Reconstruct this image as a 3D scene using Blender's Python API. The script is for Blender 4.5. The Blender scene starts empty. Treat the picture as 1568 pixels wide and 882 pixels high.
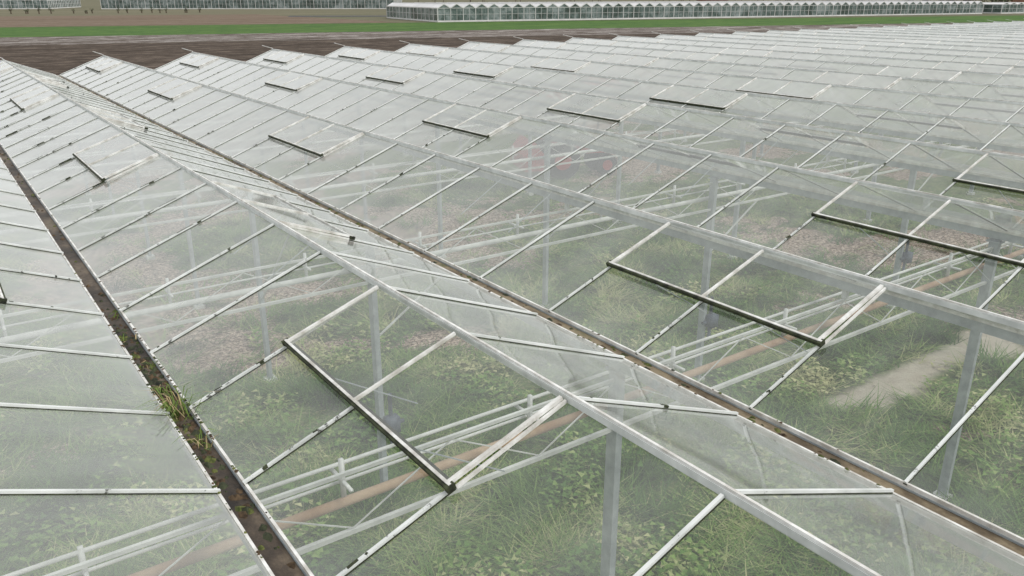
import bpy, math, random
import numpy as np
from mathutils import Vector, noise as mnoise
random.seed(3); rng=np.random.default_rng(3)
S=bpy.context.scene
H=2.76; GZ=4.0; BAY=1.16*H; G1=.38*H; RZ=GZ+.604; P=.4145*H; Y0=.7306*H
KMIN,KMAX=-3,33       # bays: gutter k at gx(k)
def gx(k): return G1+BAY*(k-1)
def yk(k): return Y0+P*k
K0,K1=-5,28

# ---------------------------------------------------------------- helpers
class MB:
    def __init__(s): s.v=[];s.f=[];s.m=[]
    def quad(s,a,b,c,d,m=0):
        n=len(s.v); s.v+= [tuple(a),tuple(b),tuple(c),tuple(d)]; s.f.append((n,n+1,n+2,n+3)); s.m.append(m)
    def tri(s,a,b,c,m=0):
        n=len(s.v); s.v+= [tuple(a),tuple(b),tuple(c)]; s.f.append((n,n+1,n+2)); s.m.append(m)
    def beam(s,p0,p1,w,h,up=(0,0,1),m=0):
        p0=Vector(p0);p1=Vector(p1);d=(p1-p0).normalized();u=Vector(up)
        if abs(d.dot(u))>.99:u=Vector((1,0,0))
        r=d.cross(u).normalized();u=r.cross(d).normalized();r=r*w/2;u=u*h/2;n=len(s.v)
        for p in(p0,p1):
            for a,b in((-1,-1),(1,-1),(1,1),(-1,1)): s.v.append(tuple(p+r*a+u*b))
        for f in((0,1,5,4),(1,2,6,5),(2,3,7,6),(3,0,4,7),(3,2,1,0),(4,5,6,7)):
            s.f.append(tuple(n+i for i in f)); s.m.append(m)
    def box(s,x0,x1,y0,y1,z0,z1,m=0):
        s.beam(((x0+x1)/2,y0,(z0+z1)/2),((x0+x1)/2,y1,(z0+z1)/2),abs(x1-x0),abs(z1-z0),m=m)
    def tube(s,p0,p1,r0,r1=None,n=8,m=0,cap=True):
        if r1 is None:r1=r0
        p0=Vector(p0);p1=Vector(p1);d=(p1-p0).normalized()
        u=Vector((0,0,1)) if abs(d.z)<.95 else Vector((1,0,0))
        a=d.cross(u).normalized();b=d.cross(a);k=len(s.v)
        for p,r in((p0,r0),(p1,r1)):
            for i in range(n):
                t=2*math.pi*i/n; s.v.append(tuple(p+a*math.cos(t)*r+b*math.sin(t)*r))
        for i in range(n):
            j=(i+1)%n; s.f.append((k+i,k+j,k+n+j,k+n+i)); s.m.append(m)
        if cap:
            s.f.append(tuple(k+i for i in range(n))); s.m.append(m)
            s.f.append(tuple(k+n+i for i in reversed(range(n)))); s.m.append(m)
    def obj(s,name,mats,parent=None,smooth=False):
        me=bpy.data.meshes.new(name);me.from_pydata(s.v,[],s.f)
        for m in mats:me.materials.append(m)
        me.polygons.foreach_set('material_index',s.m)
        if smooth: me.polygons.foreach_set('use_smooth',[True]*len(s.f))
        me.update();o=bpy.data.objects.new(name,me);S.collection.objects.link(o)
        if parent:o.parent=parent
        return o
def empty(name):
    o=bpy.data.objects.new(name,None);S.collection.objects.link(o);return o

class NT:
    def __init__(s,name):
        s.mat=bpy.data.materials.new(name);s.mat.use_nodes=True;s.t=s.mat.node_tree;s.t.nodes.clear()
        s.out=s.t.nodes.new('ShaderNodeOutputMaterial')
        s.pos=s.t.nodes.new('ShaderNodeNewGeometry').outputs['Position']
    def n(s,typ,**k):
        x=s.t.nodes.new(typ)
        for a,b in k.items(): setattr(x,a,b)
        return x
    def set(s,sock,v):
        if isinstance(v,bpy.types.NodeSocket): s.t.links.new(v,sock)
        elif v is not None: sock.default_value=v
    def math(s,op,a,b=None,c=None,clamp=False):
        x=s.n('ShaderNodeMath',operation=op,use_clamp=clamp);s.set(x.inputs[0],a)
        if b is not None:s.set(x.inputs[1],b)
        if c is not None:s.set(x.inputs[2],c)
        return x.outputs[0]
    def scale(s,vec=(1,1,1)):
        x=s.n('ShaderNodeVectorMath',operation='MULTIPLY');s.set(x.inputs[0],s.pos);x.inputs[1].default_value=vec;return x.outputs[0]
    def noise(s,sc,det=4,vec=None,rough=.6):
        x=s.n('ShaderNodeTexNoise');s.set(x.inputs['Vector'],vec or s.pos);x.inputs['Scale'].default_value=sc;x.inputs['Detail'].default_value=det;x.inputs['Roughness'].default_value=rough;return x.outputs[0]
    def ramp(s,f,stops):
        x=s.n('ShaderNodeValToRGB');s.set(x.inputs[0],f);e=x.color_ramp.elements
        while len(e)<len(stops):e.new(.5)
        for i,(p,c) in enumerate(stops):
            e[i].position=p;e[i].color=(c,c,c,1) if isinstance(c,(int,float)) else (*c,1)
        return x.outputs[0]
    def mix(s,f,a,b):
        x=s.n('ShaderNodeMix',data_type='RGBA');s.set(x.inputs[0],f)
        s.set(x.inputs[6],(*a,1) if isinstance(a,tuple) else a);s.set(x.inputs[7],(*b,1) if isinstance(b,tuple) else b);return x.outputs[2]
    def bump(s,h,st=.5,d=.02):
        x=s.n('ShaderNodeBump');x.inputs['Strength'].default_value=st;x.inputs['Distance'].default_value=d;s.set(x.inputs['Height'],h);return x.outputs[0]
    def bsdf(s,col,rough=.8,metal=0,nrm=None,spec=.3):
        x=s.n('ShaderNodeBsdfPrincipled');s.set(x.inputs['Base Color'],(*col,1) if isinstance(col,tuple) else col)
        s.set(x.inputs['Roughness'],rough);x.inputs['Metallic'].default_value=metal;x.inputs['Specular IOR Level'].default_value=spec
        if nrm is not None:s.set(x.inputs['Normal'],nrm)
        s.t.links.new(x.outputs[0],s.out.inputs[0]);return s.mat
def simple(name,c1,c2,sc=8,rough=.7,metal=0,lo=.35,hi=.65,spec=.3):
    t=NT(name);f=t.noise(sc,4);c=t.ramp(f,[(lo,c1),(hi,c2)]);return t.bsdf(c,rough,metal,t.bump(f,.2,.005),spec)

# ---------------------------------------------------------------- materials
def glass_mat(name,base):
    t=NT(name)
    sp=t.n('ShaderNodeSeparateXYZ');t.set(sp.inputs[0],t.pos);X,Y=sp.outputs[0],sp.outputs[1]
    ix=t.math('FLOOR',t.math('DIVIDE',t.math('SUBTRACT',X,G1),BAY/2))
    iy=t.math('FLOOR',t.math('DIVIDE',t.math('SUBTRACT',Y,Y0),P))
    cb=t.n('ShaderNodeCombineXYZ');t.set(cb.inputs[0],ix);t.set(cb.inputs[1],iy)
    wn=t.n('ShaderNodeTexWhiteNoise');t.set(wn.inputs[0],cb.outputs[0]);r=wn.outputs[0]
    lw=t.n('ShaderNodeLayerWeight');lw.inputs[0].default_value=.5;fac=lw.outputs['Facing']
    sm=t.noise(1.2,4,t.scale((.5,1.6,.5)),.6)
    big=t.noise(.12,0)
    fx=t.math('FRACT',t.math('DIVIDE',t.math('SUBTRACT',X,G1),BAY))
    edge=t.math('POWER',t.math('ABSOLUTE',t.math('MULTIPLY_ADD',fx,2,-1)),5)
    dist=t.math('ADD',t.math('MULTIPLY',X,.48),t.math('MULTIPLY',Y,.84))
    far=t.math('MULTIPLY',t.math('SUBTRACT',dist,8),.0165,clamp=True)  # distance haze put into the glass: whiter the farther from the camera
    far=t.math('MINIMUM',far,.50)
    west=t.math('MULTIPLY',t.math('LESS_THAN',X,G1),.05)
    h=t.math('MULTIPLY_ADD',r,.06,base)
    h=t.math('MULTIPLY_ADD',t.math('SUBTRACT',sm,.47),.26,h)
    h=t.math('MULTIPLY_ADD',t.math('SUBTRACT',big,.5),.16,h)
    h=t.math('MULTIPLY_ADD',edge,.12,h)
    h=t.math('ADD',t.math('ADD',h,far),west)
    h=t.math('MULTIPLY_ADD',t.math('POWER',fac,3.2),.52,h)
    h=t.math('MINIMUM',t.math('MAXIMUM',h,.04),.93)
    fr=t.math('MULTIPLY_ADD',t.math('POWER',fac,4.4),.90,.055,clamp=True)
    bp=t.bump(t.noise(.9,0),.35,.03)
    tr=t.n('ShaderNodeBsdfTransparent');tr.inputs[0].default_value=(.97,.98,.96,1)
    df=t.n('ShaderNodeBsdfDiffuse');df.inputs[0].default_value=(.85,.865,.855,1)
    tl=t.n('ShaderNodeBsdfTranslucent');tl.inputs[0].default_value=(.85,.865,.855,1)
    gl=t.n('ShaderNodeBsdfGlossy');gl.inputs['Roughness'].default_value=.05;gl.inputs[0].default_value=(.96,.97,.965,1);t.set(gl.inputs['Normal'],bp)
    def ms(f,a,b):
        m=t.n('ShaderNodeMixShader');t.set(m.inputs[0],f);t.set(m.inputs[1],a);t.set(m.inputs[2],b);return m.outputs[0]
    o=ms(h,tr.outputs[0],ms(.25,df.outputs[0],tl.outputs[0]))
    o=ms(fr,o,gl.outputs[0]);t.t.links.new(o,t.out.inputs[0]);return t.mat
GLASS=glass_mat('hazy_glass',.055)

def bar_mat():
    t=NT('aluminium_bar')
    sp=t.n('ShaderNodeSeparateXYZ');t.set(sp.inputs[0],t.pos)
    fx=t.math('FRACT',t.math('DIVIDE',t.math('SUBTRACT',sp.outputs[0],G1),BAY))
    low=t.math('LESS_THAN',fx,.28)
    n=t.noise(11,4,rough=.7)
    d=t.math('ADD',n,t.math('MULTIPLY',low,.06))
    k=t.ramp(d,[(.64,0.0),(.69,.85)])
    base=t.ramp(t.noise(2.5,3),[(.3,(.52,.54,.52)),(.65,(.78,.80,.79))])
    return t.bsdf(t.mix(k,base,(.045,.045,.038)),.55,.05)
BAR=bar_mat()
ALU=simple('weathered_aluminium',(.50,.52,.51),(.74,.76,.75),4,.5,.1)
WHITE=simple('white_lip',(.48,.46,.42),(.84,.84,.82),7,.5,0)
BLACK=simple('mossy_rubber',(.014,.016,.011),(.06,.07,.035),14,.8,0)
GALV=simple('galvanised_steel',(.30,.34,.37),(.48,.53,.56),5,.5,.25)
PIPE=simple('painted_pipe',(.55,.57,.56),(.76,.78,.77),4,.5,0)
RUST=simple('rusty_pipe',(.32,.20,.12),(.48,.36,.25),3,.7,0)
def gutter_mat():
    t=NT('gutter_sediment')
    a=t.noise(3.2,6,t.scale((1,.5,1)),.7)
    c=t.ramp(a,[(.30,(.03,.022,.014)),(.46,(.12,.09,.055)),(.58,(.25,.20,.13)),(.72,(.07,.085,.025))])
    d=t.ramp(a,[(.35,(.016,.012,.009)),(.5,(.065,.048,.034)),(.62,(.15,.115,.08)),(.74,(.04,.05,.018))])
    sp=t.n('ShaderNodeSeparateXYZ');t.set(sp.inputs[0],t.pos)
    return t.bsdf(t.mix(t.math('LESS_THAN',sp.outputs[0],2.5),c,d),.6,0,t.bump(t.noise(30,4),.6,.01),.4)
GUT=gutter_mat()

# ---------------------------------------------------------------- main greenhouse
gh=empty('greenhouse')
glass=MB();bars=MB();ridge=MB();gut=MB();vent=MB();vglass=MB()
def vent_cell(side,k):
    return ((k-1)%8 in(0,1)) if side<0 else ((k-5)%8 in(0,1))
def spt(k,side,f,dz=0.):
    xr=gx(k)+BAY/2
    if side<0: xg=gx(k)+.085
    else: xg=gx(k+1)-.085
    return xg+(xr-xg)*f, GZ+.02+(RZ-GZ-.02)*f+dz
J=lambda:random.uniform(-.003,.003)
for k in range(KMIN,KMAX):
    for side in(-1,1):
        fm=.50
        up=(-.35 if side<0 else .35,0,.93)
        for j in range(K0,K1):
            ya,yb=yk(j),yk(j+1); top=fm if vent_cell(side,j) else 1.0
            xa,za=spt(k,side,0);xb,zb=spt(k,side,top)
            q=[(xa,ya,za+J()),(xa,yb,za+J()),(xb,yb,zb+J()),(xb,ya,zb+J())]
            a=(Vector(q[1])-Vector(q[0])).cross(Vector(q[2])-Vector(q[0]))
            if a.z<0:q=q[::-1]
            glass.quad(*q)
        for j in range(K0,K1+1):
            y=yk(j); inside=vent_cell(side,j) or vent_cell(side,j-1)
            top=fm if inside else .985
            w=.05 if j in(K0,K1) else (.020 if k<2 else .017)
            xa,za=spt(k,side,-.01,.012);xb,zb=spt(k,side,top,.012)
            bars.beam((xa,y,za),(xb,y,zb),w,.022,up)
            if k<12: bars.beam((xa,y,za-.010),(xb,y,zb-.010),w+.008,.008,up,m=1)
            if k<7 and j>0:      # rubber joints and algae clots along the bar
                nn=random.choice((1,2,3,4)) if (side<0 and k<=1) else random.choice((0,0,1,1,2))
                for _ in range(nn):
                    f0=random.uniform(.02,top*(.7 if side<0 else .95));f1=f0+random.choice((.008,.012,.02,.04))
                    if k<=1 and side<0 and j>5: f1=f0+random.uniform(.04,.2)
                    x1,z1=spt(k,side,f0,.0175);x2,z2=spt(k,side,min(f1,top),.0175)
                    bars.beam((x1,y+random.uniform(-.006,.006),z1),(x2,y+random.uniform(-.006,.006),z2),random.uniform(.008,.022),.016,up,m=1)
        for j in range(K0,K1-1):
            if vent_cell(side,j) and vent_cell(side,j+1) :
                near=random.uniform(.016,.034) if side<0 else random.uniform(.008,.022)
                fw=1.0 if j<6 else 1.5
                xr,zr=spt(k,side,.975,.028); xl,zl=spt(k,side,.475,.024+near)
                for jj in(0,1):
                    ya,yb=yk(j+jj)+.012,yk(j+jj+1)-.012
                    q=[(xl,ya,zl),(xl,yb,zl),(xr,yb,zr),(xr,ya,zr)]
                    a=(Vector(q[1])-Vector(q[0])).cross(Vector(q[2])-Vector(q[0]))
                    if a.z<0:q=q[::-1]
                    vglass.quad(*q)
                for jj,w in((0,.026*fw),(1,.020),(2,.026*fw)):
                    y=yk(j+jj)+(.01 if jj==0 else -.01 if jj==2 else 0)
                    vent.beam((xl,y,zl+.006),(xr,y,zr+.006),w,.022,up,0)
                for y in (yk(j)-.014,yk(j+2)+.014):
                    xq,zq=spt(k,side,fm,.012);xt,zt=spt(k,side,.985,.012)
                    vent.beam((xq,y,zq),(xt,y,zt),.016,.02,up,0)
                ya,yb=yk(j)-.02,yk(j+2)+.02
                vent.beam((xl,ya,zl+.010),(xl,yb,zl+.010),.018,.014,up,0)
                s_=-.012 if side<0 else .012
                vent.beam((xl+s_,ya,zl-.010),(xl+s_,yb,zl-.010),.018,.028,up,1)
                xh,zh=spt(k,side,fm,.010)
                vent.beam((xh,ya+.05,zh),(xh,yb-.05,zh),.030,.018,up,1)
                vent.beam((xl,ya-.01,zl-.003),(xl,ya+.02,zl-.003),.055,.036,up,1)
                vent.beam((xl,yb-.02,zl-.003),(xl,yb+.01,zl-.003),.055,.036,up,1)
                for jj in(.5,1.5):
                    y=yk(j)+P*jj
                    vent.beam((xl,y,zl-.03),(xr,y,GZ-.15),.008,.008,up,2)
    xr=gx(k)+BAY/2
    ridge.beam((xr,yk(K0)-.03,RZ+.012),(xr,yk(K1)+.03,RZ+.012),.034,.042,m=0)
    ridge.beam((xr,yk(K0)-.03,RZ+.040),(xr,yk(K1)+.03,RZ+.040),.016,.014,m=1)
    ridge.beam((xr,yk(K1),RZ+.06),(xr-.25,yk(K1)+.5,RZ+.16),.02,.02,m=1)
for k in range(KMIN,KMAX+1):
    x=gx(k);a,b=yk(K0)-.05,yk(K1)+.05
    for s in(-1,1):
        gut.beam((x+s*.080,a,GZ+.005),(x+s*.080,b,GZ+.005),.017,.04,m=0)
        gut.beam((x+s*.069,a,GZ-.03),(x+s*.069,b,GZ-.03),.004,.055,m=2)
    gut.beam((x,a,GZ-.030),(x,b,GZ-.030),.132,.03,m=1)
    gut.beam((x,a,GZ-.08),(x,b,GZ-.08),.138,.066,m=2)
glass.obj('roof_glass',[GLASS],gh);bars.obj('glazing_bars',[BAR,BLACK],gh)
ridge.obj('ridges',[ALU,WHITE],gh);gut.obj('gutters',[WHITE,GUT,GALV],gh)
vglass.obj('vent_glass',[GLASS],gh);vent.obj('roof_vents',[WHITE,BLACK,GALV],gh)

deb=MB()
def lump(x,y,z,r,m):
    n=len(deb.v);K=6
    deb.v.append((x,y,z+r*random.uniform(.5,.9)))
    for i in range(K):
        t=i*2*math.pi/K+random.random()*.5;q=r*random.uniform(.6,1.3)
        deb.v.append((x+math.cos(t)*q,y+math.sin(t)*q*1.6,z))
    for i in range(K): deb.f.append((n,n+1+i,n+1+(i+1)%K));deb.m.append(m)
for k,N in((1,650),(2,560),(3,200),(0,60)):
    for i in range(N):
        y=random.uniform(2,33)
        if k==1 and random.random()<.6: y=random.gauss(5.8,1.0)
        x=gx(k)+random.uniform(-.055,.055)
        z=GZ-.017
        if random.random()<.3: x=gx(k)+random.choice((-1,1))*.078;z=GZ+.024
        lump(x,y,z,random.uniform(.008,.034) if z<GZ else random.uniform(.006,.016),random.choice((0,0,1,2,2)) if k==1 else random.choice((0,0,1,1,2)))
DIRT=simple('leaf_litter',(.03,.02,.012),(.12,.08,.045),20,.9)
MOSS=simple('moss',(.035,.05,.012),(.15,.16,.05),25,.9)
deb.obj('gutter_debris',[DIRT,MOSS,BLACK],gh)

# structure
post=MB();gird=MB();pipe=MB()
rows=[4.44+4*P*i for i in range(-2,7)]
xa,xb=gx(KMIN),gx(KMAX)
for ri,y in enumerate(rows):
    for k in range(KMIN,KMAX+1):
        if k%2==0:
            x=gx(k);post.beam((x,y,0),(x,y,GZ-.13),.07,.12,up=(0,1,0),m=0)
            post.box(x-.1,x+.1,y-.1,y+.1,.0,.12,1)
            post.beam((x,y-.09,GZ-.16),(x,y+.09,GZ-.16),.12,.02)
            if k<14:
                if ri in(3,5): gird.beam((x,y,2.5),(x+1.25,y,3.32),.022,.022)
                if ri in(4,): gird.beam((x,y+.03,1.6),(x+.0,y-2.3,3.8),.022,.022)
                if ri==3:
                    pipe.tube((x+.12,y-.08,.9),(x+.12,y-.08,1.7),.03,m=2);pipe.tube((x-.1,y-.1,1.25),(x+.3,y-.1,1.25),.03,m=2);pipe.box(x+.02,x+.2,y-.2,y-.06,1.15,1.38,2)
    gird.beam((xa,y,3.76),(xb,y,3.76),.026,.026);gird.beam((xa,y,3.30),(xb,y,3.30),.034,.034)
    n=int((min(xb,60)-xa)/.8)
    for i in range(n):
        x=xa+i*.8;z0,z1=(3.32,3.74) if i%2 else (3.74,3.32)
        gird.beam((x,y,z0),(x+.8,y,z1),.009,.009)
    for k in range(KMIN,KMAX+1):
        if k%2: gird.beam((gx(k),y,3.78),(gx(k),y,GZ-.12),.05,.05)
    yy=y+.13
    pipe.tube((xa,yy+.16,3.66),(xb,yy+.16,3.66),.015,m=0)
    pipe.tube((xa,yy-.02,3.47),(xb,yy-.02,3.47),.036,m=1 if ri in(1,2) else 0)
    if ri<4: pipe.tube((xa,yy+.06,3.585),(xb,yy+.06,3.585),.012,m=0)
    for i in range(int((min(xb,45)-xa)/1.6)):
        x=xa+.8+i*1.6
        pipe.box(x-.012,x+.012,y-.02,yy+.19,3.615,3.635,0);pipe.box(x-.015,x+.015,yy-.02,yy+.01,3.50,3.80,0)
VALVE=simple('valve_metal',(.05,.07,.10),(.12,.15,.19),6,.5)
post.obj('posts',[GALV,ALU],gh);gird.obj('lattice_girders',[ALU],gh);pipe.obj('heating_pipes',[PIPE,RUST,VALVE],gh,True)
wall=MB()
for k in range(KMIN,KMAX):
    for ye in(yk(K0),yk(K1)):
        x0,x1=gx(k),gx(k+1);xm=(x0+x1)/2
        wall.quad((x0,ye,.3),(x1,ye,.3),(x1,ye,GZ),(x0,ye,GZ),0);wall.tri((x0,ye,GZ),(x1,ye,GZ),(xm,ye,RZ),0)
        for x in(x0,x0+BAY/3,x0+2*BAY/3): wall.beam((x,ye,.3),(x,ye,GZ),.04,.05,m=1)
        wall.beam((x0,ye,.2),(x1,ye,.2),.08,.4,m=2)
        wall.beam((x0,ye,2.1),(x1,ye,2.1),.04,.04,m=1)
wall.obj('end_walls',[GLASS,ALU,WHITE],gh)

# ---------------------------------------------------------------- ground inside
def sstep(a,b,x):
    t=max(0,min(1,(x-a)/(b-a)));return t*t*(3-2*t)
def litter(x,y):
    F=.58*x+.81*y
    n=mnoise.fractal(Vector((x*.22,y*.30,1.7)),1,2,4)
    v=.24*sstep(12,20,F)-.12+n*.95
    for (cx,cy,rx,ry) in((3.2,15.9,1.5,1.3),(12.5,22,3.,2.2),(12,16.8,1.6,1.2),(21,11,2.2,1.4),(18.5,6.3,1.6,.7),(2.2,21,2,2.5),(9,27,3,3),(5.5,19.5,1.5,1.5)):
        v+=.7*math.exp(-((x-cx)/rx)**2-((y-cy)/ry)**2)
    for (cx,cy,rx,ry) in((6.5,16,2.0,1.5),(11.3,12.6,2.5,2.),(5,10,3,3),(16,15,3,2.5)): v-=.5*math.exp(-((x-cx)/rx)**2-((y-cy)/ry)**2)
    return max(0,min(1,(v-.12)*3))
def sand(x,y):
    v=0
    for (cx,cy,rx,ry) in((13.0,6.75,1.1,.55),(14.6,6.9,1.2,.32),(16.7,6.7,1.1,.65)): v+=math.exp(-((x-cx)/rx)**2-((y-cy)/ry)**2)
    v+=.45*mnoise.noise(Vector((x*1.5,y*1.5,5)))
    return max(0,min(1,(v-.40)*6))
X0,X1,Yb,Yt=-11,50,-3.9,yk(K1)
nx,ny=300,190
me=bpy.data.meshes.new('greenhouse_floor');vs=[];lt=[]
for j in range(ny+1):
    for i in range(nx+1):
        x=X0+(X1-X0)*i/nx;y=Yb+(Yt-Yb)*j/ny
        vs.append((x,y,.03+.05*mnoise.noise(Vector((x*.8,y*.8,0)))));lt.append((litter(x,y),sand(x,y)))
fs=[(j*(nx+1)+i,j*(nx+1)+i+1,(j+1)*(nx+1)+i+1,(j+1)*(nx+1)+i) for j in range(ny) for i in range(nx)]
me.from_pydata(vs,[],fs)
at=me.attributes.new('litter','FLOAT','POINT');at.data.foreach_set('value',[a for a,b in lt])
at=me.attributes.new('sand','FLOAT','POINT');at.data.foreach_set('value',[b for a,b in lt])
t=NT('floor_soil')
a1=t.n('ShaderNodeAttribute',attribute_name='litter').outputs['Fac'];a2=t.n('ShaderNodeAttribute',attribute_name='sand').outputs['Fac']
n1=t.noise(2.2,6,rough=.7);n2=t.noise(14,5,rough=.85)
green=t.ramp(n1,[(.3,(.035,.055,.014)),(.5,(.080,.150,.030)),(.7,(.16,.23,.06))])
green=t.mix(t.ramp(n2,[(.5,0.),(.60,.75)]),green,(.36,.33,.19))
vo=t.n('ShaderNodeTexVoronoi');t.set(vo.inputs['Vector'],t.scale((1,2.2,1)));vo.inputs['Scale'].default_value=5
lit=t.ramp(n2,[(.42,(.07,.048,.034)),(.50,(.31,.22,.165)),(.58,(.74,.60,.51))])
lit=t.mix(t.ramp(vo.outputs['Distance'],[(.10,.7),(.26,0.)]),lit,(.78,.69,.62))
lm=t.ramp(t.math('ADD',a1,t.math('MULTIPLY',t.math('SUBTRACT',n1,.5),3.0)),[(.38,0.),(.62,1.)])
c=t.mix(lm,green,lit);c=t.mix(t.math('MULTIPLY',a2,.92),c,t.ramp(n1,[(.3,(.54,.47,.39)),(.7,(.72,.66,.57))]))
me.materials.append(t.bsdf(c,.95,0,t.bump(n2,.8,.05)))
fl=bpy.data.objects.new('greenhouse_floor',me);S.collection.objects.link(fl)

def weeds():
    cl=[];tries=0
    while len(cl)<10000 and tries<80000:
        tries+=1
        u=rng.random()**1.4
        ang=math.radians(rng.uniform(-40,36)+35.6)
        d=4.5+u*27
        x=math.sin(ang)*d+rng.uniform(-1,1);y=math.cos(ang)*d+rng.uniform(-1,1)
        if x<-9 or y<-3 or y>32:continue
        l=litter(x,y)
        if rng.random()<l*.8 or sand(x,y)>.2:continue
        if mnoise.noise(Vector((x*.8,y*.8,40)))<-.36: continue
        cl.append((x,y,l))
    tv=[];tc=[]
    for x,y,l in cl:
        broad=mnoise.noise(Vector((x*.6,y*.6,60)))>.14 and rng.random()<.65
        base=rng.uniform(0,1)
        big=mnoise.noise(Vector((x*.5,y*.5,9)))*.5+.5
        tall=mnoise.noise(Vector((x*.9,y*.9,3)))>.30
        n=22 if broad else 22
        R=rng.uniform(.12,.36)
        tone=base*.55+.55*(mnoise.noise(Vector((x*.7,y*.7,21)))*1.5+.42)
        adir=rng.uniform(0,6.283)
        for _ in range(n):
            a=rng.uniform(0,6.283);rr=R*math.sqrt(rng.random());bx=x+math.cos(a)*rr;by=y+math.sin(a)*rr
            h=rng.uniform(.08,.30)*(.6+big)*(1.9 if tall else 1);le=rng.uniform(.8,2.4)*min(h,.35);a2=adir+rng.normal(0,.7)
            if not broad:
                w=rng.uniform(.007,.016);px,py=math.cos(a2),math.sin(a2)
                tv+= [(bx-py*w,by+px*w,.03),(bx+py*w,by-px*w,.03),(bx+px*le,by+py*le,h*.75)]
            else:
                w=rng.uniform(.018,.05);px,py=math.cos(a2*2),math.sin(a2*2);L=w*2.4;z=h*rng.uniform(.4,1)
                tv+= [(bx-py*w,by+px*w,z),(bx+py*w,by-px*w,z+.01),(bx+px*L,by+py*L,z+rng.uniform(-.03,.05))]
            c=tone*.75+rng.random()*.34
            if tall: c*=.6
            tc+= [c]*3
    tv=np.array(tv,dtype=np.float32);n=len(tv)
    me=bpy.data.meshes.new('weeds');me.vertices.add(n);me.vertices.foreach_set('co',tv.ravel())
    me.loops.add(n);me.loops.foreach_set('vertex_index',np.arange(n));me.polygons.add(n//3)
    me.polygons.foreach_set('loop_start',np.arange(0,n,3));me.polygons.foreach_set('loop_total',np.full(n//3,3))
    at=me.attributes.new('tint','FLOAT','POINT');at.data.foreach_set('value',tc);me.update(calc_edges=True)
    t=NT('weed_leaf');a=t.n('ShaderNodeAttribute',attribute_name='tint').outputs['Fac']
    c=t.ramp(a,[(.05,(.022,.048,.010)),(.35,(.080,.180,.030)),(.62,(.19,.31,.07)),(.92,(.50,.50,.26))])
    me.materials.append(t.bsdf(c,.7));o=bpy.data.objects.new('weeds',me);S.collection.objects.link(o)
weeds()

gp=MB()
for cy,N,hh in((5.45,46,.23),(5.85,18,.13),(4.95,14,.13),(6.4,8,.08),(7.0,8,.08),(7.7,5,.07)):
    for i in range(N):
        x=gx(1)+random.uniform(-.05,.05);y=cy+random.gauss(0,.05);a=random.uniform(0,6.28);L=random.uniform(.5,1.15)*hh
        px,py=math.cos(a),math.sin(a);w=random.uniform(.002,.005)
        p0=Vector((x,y,GZ-.02));p1=p0+Vector((px*L*.5,py*L*.5,L*.7));p2=p0+Vector((px*L*1.2,py*L*1.2,L*.6))
        s=Vector((-py*w,px*w,0));m=0 if random.random()<.7 else 1
        gp.quad(p0-s,p0+s,p1+s,p1-s,m);gp.tri(p1-s,p1+s,p2,m)
GR1=simple('gutter_grass',(.08,.14,.02),(.18,.25,.06),10,.8);GR2=simple('dry_grass',(.28,.22,.11),(.45,.36,.20),10,.8)
gp.obj('gutter_weed',[GR1,GR2])

# ---------------------------------------------------------------- red tractor inside
RED=simple('red_paint',(.30,.035,.03),(.45,.06,.05),4,.5);TYRE=simple('tyre',(.02,.02,.02),(.04,.04,.04),10,.9)
tr=empty('red_tractor');b=MB()
b.box(-.2,1.35,-.30,.30,.75,1.30,0);b.box(-.9,-.2,-.25,.25,.55,.85,0);b.box(1.35,1.42,-.26,.26,.78,1.25,1)
b.box(-1.0,-.3,-.75,-.45,1.15,1.22,0);b.box(-1.0,-.3,.45,.75,1.15,1.22,0)
b.obj('body',[RED,TYRE],tr)
b=MB();b.box(-.75,-.35,-.22,.22,.95,1.05,0);b.box(-.82,-.72,-.22,.22,1.05,1.45,0);b.obj('seat',[TYRE],tr)
b=MB()
for s in(-1,1):
    b.tube((-.65,s*.45,.62),(-.65,s*.80,.62),.62,n=20);b.tube((1.0,s*.42,.38),(1.0,s*.65,.38),.38,n=16)
    b.tube((-.65,s*.81,.62),(-.65,s*.82,.62),.30,n=14,m=1);b.tube((1.0,s*.66,.38),(1.0,s*.67,.38),.18,n=12,m=1)
b.obj('wheels',[TYRE,RED],tr)
b=MB();b.beam((-.9,-.4,.9),(-.9,-.4,2.1),.06,.06);b.beam((-.9,.4,.9),(-.9,.4,2.1),.06,.06);b.beam((-.9,-.43,2.1),(-.9,.43,2.1),.06,.06)
b.tube((-.05,0,1.25),(-.35,0,1.5),.02);b.tube((-.34,0,1.49),(-.37,0,1.52),.18,n=14);b.tube((.9,.1,1.3),(.9,.1,1.75),.03)
b.obj('rollbar_and_steering',[TYRE],tr)
b=MB();b.box(-2.0,-1.3,-.9,.9,.35,.85,0);b.beam((-1.3,0,.6),(-.8,0,.6),.1,.1)
b.tri((-2.0,-.9,.85),(-1.3,-.9,.85),(-1.65,-.9,1.3));b.tri((-2.0,.9,.85),(-1.3,.9,.85),(-1.65,.9,1.3))
b.quad((-2.0,-.9,.85),(-2.0,.9,.85),(-1.65,.9,1.3),(-1.65,-.9,1.3));b.obj('implement',[RED],tr)
tr.location=(20.6,24.6,0.03);tr.rotation_euler=(0,0,math.radians(-20));tr.scale=(1.15,1.15,1.15)

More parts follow.
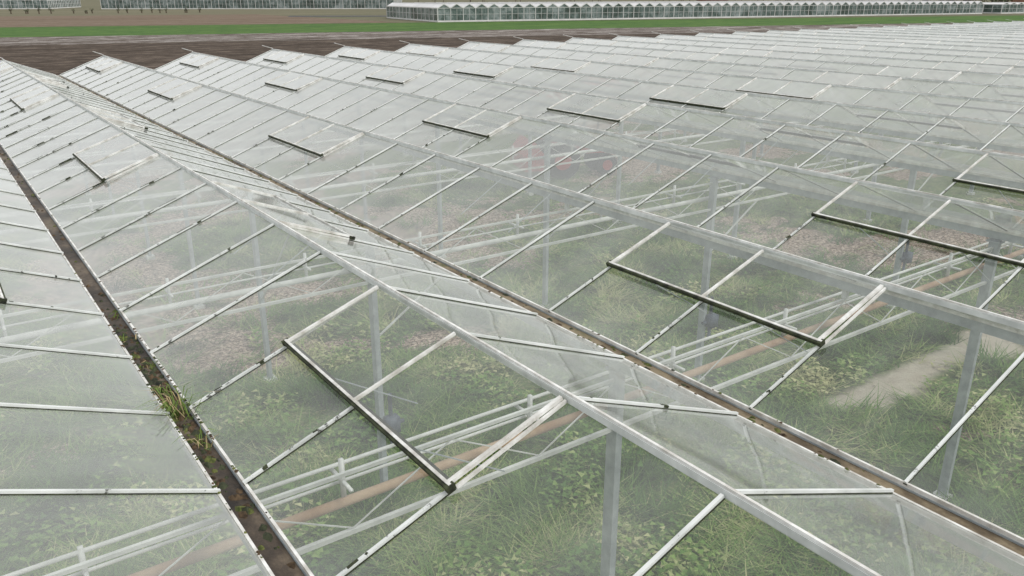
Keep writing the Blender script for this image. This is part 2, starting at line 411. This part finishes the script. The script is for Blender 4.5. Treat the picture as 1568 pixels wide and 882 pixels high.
# ---------------------------------------------------------------- outside land
def sheet(name,pts,z,mat):
    m=MB();n=len(pts);m.v=[(x,y,z) for x,y in pts];m.f=[tuple(range(n))];m.m=[0];return m.obj(name,[mat])
def field_mat(name,stops,sc,ang=-15,bump=.1,gw=.45):
    t=NT(name)
    mp=t.n('ShaderNodeMapping');t.set(mp.inputs[0],t.pos);mp.inputs['Rotation'].default_value=(0,0,math.radians(-ang));mp.inputs['Scale'].default_value=(.06,1,1)
    f=t.noise(sc,6,mp.outputs[0],.7);g=t.noise(.35,8,rough=.85)
    f=t.math('ADD',t.math('MULTIPLY',f,1-gw),t.math('MULTIPLY',g,gw))
    return t.bsdf(t.ramp(f,stops),.95,0,t.bump(g,.8,bump),.15)
GRD=field_mat('far_land',[(.38,(.10,.11,.06)),(.5,(.15,.14,.09)),(.62,(.20,.18,.12))],.03)
R=2500
sheet('ground',[(-R,-R),(R,-R),(R,R),(-R,R)],-.02,GRD)
SOIL=field_mat('ploughed_soil',[(.42,(.026,.018,.013)),(.5,(.066,.048,.035)),(.57,(.16,.125,.10))],.9,gw=.5)
SOIL2=field_mat('ridged_soil',[(.42,(.06,.046,.036)),(.5,(.13,.105,.088)),(.56,(.40,.37,.35))],.8,gw=.4)
CROP=field_mat('green_crop',[(.40,(.030,.070,.018)),(.5,(.068,.140,.032)),(.60,(.13,.20,.05))],.7)
TAN=field_mat('stubble_field',[(.38,(.10,.070,.048)),(.5,(.17,.125,.09)),(.62,(.24,.19,.145))],.2)
def band(name,w0,w1,z,mat,xa=-400,xb=600,ka=-.27,kb=-.27):
    return sheet(name,[(xa,w0+ka*xa),(xb,w0+ka*xb),(xb,w1+kb*xb),(xa,w1+kb*xa)],z,mat)
band('ploughed_field',-60,141,-.012,SOIL)
band('ridged_field',141,168,-.006,SOIL2)
band('crop_field',168,218,.0,CROP)
band('stubble_field',218.3,330,-.004,TAN,-400,104,)
sheet('undergrowth',[(50,-3.9),(gx(KMAX),-3.9),(gx(KMAX),yk(K1)),(50,yk(K1))],.01,CROP)
sheet('dark_plot',[(100,262),(128,246),(134,258),(106,275)],.01,simple('dark_plot_soil',(.015,.015,.018),(.035,.035,.04),.3,.6))
band('verge_grass',218.3,221,.006,simple('verge',(.06,.08,.03),(.14,.14,.07),.5,.9),-400,600)

# ---------------------------------------------------------------- distant greenhouses
FW=simple('far_white_frame',(.60,.60,.59),(.76,.76,.75),.3,.5)
def far_roof():
    t=NT('far_roof_glass');f=t.noise(.15,4)
    return t.bsdf(t.ramp(f,[(.35,(.55,.55,.55)),(.65,(.74,.72,.73))]),.3,0,None,.5)
FR=far_roof()
def far_wall():
    t=NT('far_wall_glass');f=t.noise(.25,5,rough=.75)
    return t.bsdf(t.ramp(f,[(.38,(.04,.06,.05)),(.5,(.10,.14,.13)),(.62,(.26,.30,.30))]),.25,0,None,.6)
FWL=far_wall()
def far_house(A,B,depth,n,eh,rh):
    p=empty('greenhouse');A=Vector((*A,0));B=Vector((*B,0));d=(B-A)/n;dn=d.normalized();q=Vector((-dn.y,dn.x,0))*depth
    if q.y<0:q=-q
    Z=lambda z:Vector((0,0,z))
    r=MB();w=MB();f=MB()
    off=-q.normalized()*.05
    for i in range(n):
        a=A+d*i;b=a+d;m=(a+b)/2
        r.quad(a+Z(eh),a+q+Z(eh),m+q+Z(eh+rh),m+Z(eh+rh));r.quad(m+Z(eh+rh),m+q+Z(eh+rh),b+q+Z(eh),b+Z(eh))
        w.quad(a+Z(.4),b+Z(.4),b+Z(eh),a+Z(eh));w.tri(a+Z(eh),b+Z(eh),m+Z(eh+rh))
        f.beam(a+off,a+off+Z(eh),.14,.14);f.beam(m+off,m+off+Z(eh),.06,.06)
        f.beam(a+off+Z(eh),m+off+Z(eh+rh),.10,.20);f.beam(m+off+Z(eh+rh),b+off+Z(eh),.10,.20)
        f.beam(a+off+Z(eh),b+off+Z(eh),.08,.12);f.beam(a+off+Z(eh*.55),b+off+Z(eh*.55),.06,.06);f.beam(a+off+Z(.2),b+off+Z(.2),.1,.4)
        f.beam(m+Z(eh+rh),m+q+Z(eh+rh),.1,.1)
    for E,o2 in((A,-dn*.05),(B,dn*.05)):
        w.quad(E+Z(.4),E+q+Z(.4),E+q+Z(eh),E+Z(eh))
        k=int(depth/3)
        for i in range(k+1):
            s=E+q*i/k+o2;f.beam(s,s+Z(eh),.14,.14)
        for z,hh in((eh,.25),(eh*.55,.08),(.2,.4)): f.beam(E+o2+Z(z),E+q+o2+Z(z),.1,hh)
    w.quad(A+q,B+q,B+q+Z(eh),A+q+Z(eh))
    r.obj('roof',[FR],p);w.obj('walls',[FWL],p);f.obj('frames',[FW],p)
far_house((112,189),(320,154),42,60,3.4,1.0)
far_house((80,450),(196,372),40,40,4.2,1.1)
far_house((330,152),(352,149),14,5,3.2,.6)
far_house((-60,520),(60,470),60,40,4.0,1.1)

# ---------------------------------------------------------------- houses and trees far right
BR=simple('brick',(.20,.10,.07),(.30,.17,.12),1,.9);TL=simple('roof_tile',(.10,.06,.05),(.17,.10,.08),1,.8);WD=simple('window_glass',(.04,.05,.06),(.10,.12,.13),1,.2)
def house(x,y,rot,L=12,W=8,eh=4,rh=3.5):
    p=empty('brick_house');b=MB();b.box(-L/2,L/2,-W/2,W/2,0,eh,0)
    b.tri((-L/2,-W/2,eh),(-L/2,W/2,eh),(-L/2,0,eh+rh),0);b.tri((L/2,-W/2,eh),(L/2,W/2,eh),(L/2,0,eh+rh),0);b.obj('walls',[BR],p)
    b=MB();k=.4
    b.quad((-L/2-k,-W/2-k,eh-.25),(L/2+k,-W/2-k,eh-.25),(L/2+k,0,eh+rh+.1),(-L/2-k,0,eh+rh+.1))
    b.quad((-L/2-k,W/2+k,eh-.25),(L/2+k,W/2+k,eh-.25),(L/2+k,0,eh+rh+.1),(-L/2-k,0,eh+rh+.1));b.box(-3.4,-2.6,-.4,.4,eh+rh-.5,eh+rh+1.2);b.obj('roof',[TL],p)
    b=MB()
    for i in range(4):
        xx=-L/2+1.5+i*(L-3)/3;b.box(xx-.6,xx+.6,-W/2-.04,-W/2+.02,1.0,2.4)
    for yy in(-1.8,1.8): b.box(-L/2-.04,-L/2+.02,yy-.6,yy+.6,1,2.4)
    b.obj('windows',[WD],p);b=MB();b.box(-.5,.5,-W/2-.05,-W/2+.02,0,2.1);b.obj('door',[FW],p)
    p.location=(x,y,0);p.rotation_euler=(0,0,rot)
house(402,150,-.6);house(440,190,-.4,14,9);house(455,150,-.9,11,8)
house(330,290,-.3);house(150,520,.2);house(-20,560,.1)
LEAF=simple('tree_foliage',(.030,.045,.020),(.08,.105,.045),.8,.9);BARK=simple('bark',(.06,.045,.03),(.12,.09,.07),3,.9)
def treemesh(name,spots):
    b=MB()
    for (x,y,h) in spots:
        b.tube((x,y,0),(x,y,h*.5),.25,.15,6,1)
        for j in range(4):
            a=random.uniform(0,6.28);b.tube((x,y,h*.35),(x+math.cos(a)*h*.2,y+math.sin(a)*h*.2,h*.65),.12,.05,5,1)
        for c in range(9):
            cx=x+random.gauss(0,h*.16);cy=y+random.gauss(0,h*.16);cz=h*random.uniform(.35,.9);R_=h*random.uniform(.10,.2)
            for i in range(26):
                v=Vector((random.gauss(0,1),random.gauss(0,1),random.gauss(0,1))).normalized()*R_*random.uniform(.6,1.1)+Vector((cx,cy,cz))
                s=h*.05;e=[v+Vector((random.uniform(-s,s),random.uniform(-s,s),random.uniform(-s,s))) for _ in range(3)];b.tri(*e,0)
    return b.obj(name,[LEAF,BARK])
sp=[]
for i in range(90):
    sp.append((random.uniform(365,520),random.uniform(100,250),random.uniform(6,11)))
for i in range(150):
    a=math.radians(random.uniform(-12,85));d=random.uniform(560,800);sp.append((math.sin(a)*d,math.cos(a)*d,random.uniform(8,15)))
for i in range(60):
    s=i/59;sp.append((-120+s*215+random.uniform(-3,3),415-s*75+random.uniform(-3,3),random.uniform(1.2,2.6)))
treemesh('distant_trees',sp)
b=MB();prev=None
for i in range(181):
    a=math.radians(i*2);h=12+22*abs(mnoise.noise(Vector((math.cos(a)*2,math.sin(a)*2,0))));d=1900
    cur=((math.sin(a)*d,math.cos(a)*d,-.5),(math.sin(a)*(d+150),math.cos(a)*(d+150),h))
    if prev: b.quad(prev[0],cur[0],cur[1],prev[1])
    prev=cur
b.obj('hills',[simple('hazy_hill',(.16,.20,.20),(.22,.26,.26),.01,1)])

# ---------------------------------------------------------------- light
w=bpy.data.worlds.new('World');S.world=w;w.use_nodes=True;nt=w.node_tree
bg=nt.nodes['Background'];sk=nt.nodes.new('ShaderNodeTexSky');sk.sky_type='NISHITA';sk.sun_disc=False
el,az=math.radians(48),math.radians(150)
sk.sun_elevation=el;sk.sun_rotation=az;sk.dust_density=4;sk.air_density=1.0
hs=nt.nodes.new('ShaderNodeHueSaturation');hs.inputs['Saturation'].default_value=.22
mx=nt.nodes.new('ShaderNodeMix');mx.data_type='RGBA';mx.inputs[0].default_value=.75;mx.inputs[7].default_value=(6.7,6.8,6.8,1)
nt.links.new(sk.outputs[0],hs.inputs['Color']);nt.links.new(hs.outputs[0],mx.inputs[6]);nt.links.new(mx.outputs[2],bg.inputs[0])
bg.inputs[1].default_value=.145
sl=bpy.data.lights.new('sun','SUN');sl.energy=1.4;sl.angle=math.radians(20);sl.color=(1,.97,.92)
so=bpy.data.objects.new('sun',sl);S.collection.objects.link(so)
D=Vector((math.sin(az)*math.cos(el),math.cos(az)*math.cos(el),math.sin(el)))
so.rotation_euler=(-D).to_track_quat('-Z','Y').to_euler()
S.view_settings.view_transform='Standard';S.view_settings.look='None';S.view_settings.exposure=0

cam=bpy.data.cameras.new('camera');co=bpy.data.objects.new('camera',cam);S.collection.objects.link(co);S.camera=co
cam.sensor_width=36;cam.lens=1245/1568*36;cam.clip_end=6000;cam.clip_start=.05
co.location=(0,0,GZ+H);co.rotation_euler=(math.radians(90-19.87),0,math.radians(-35.6))
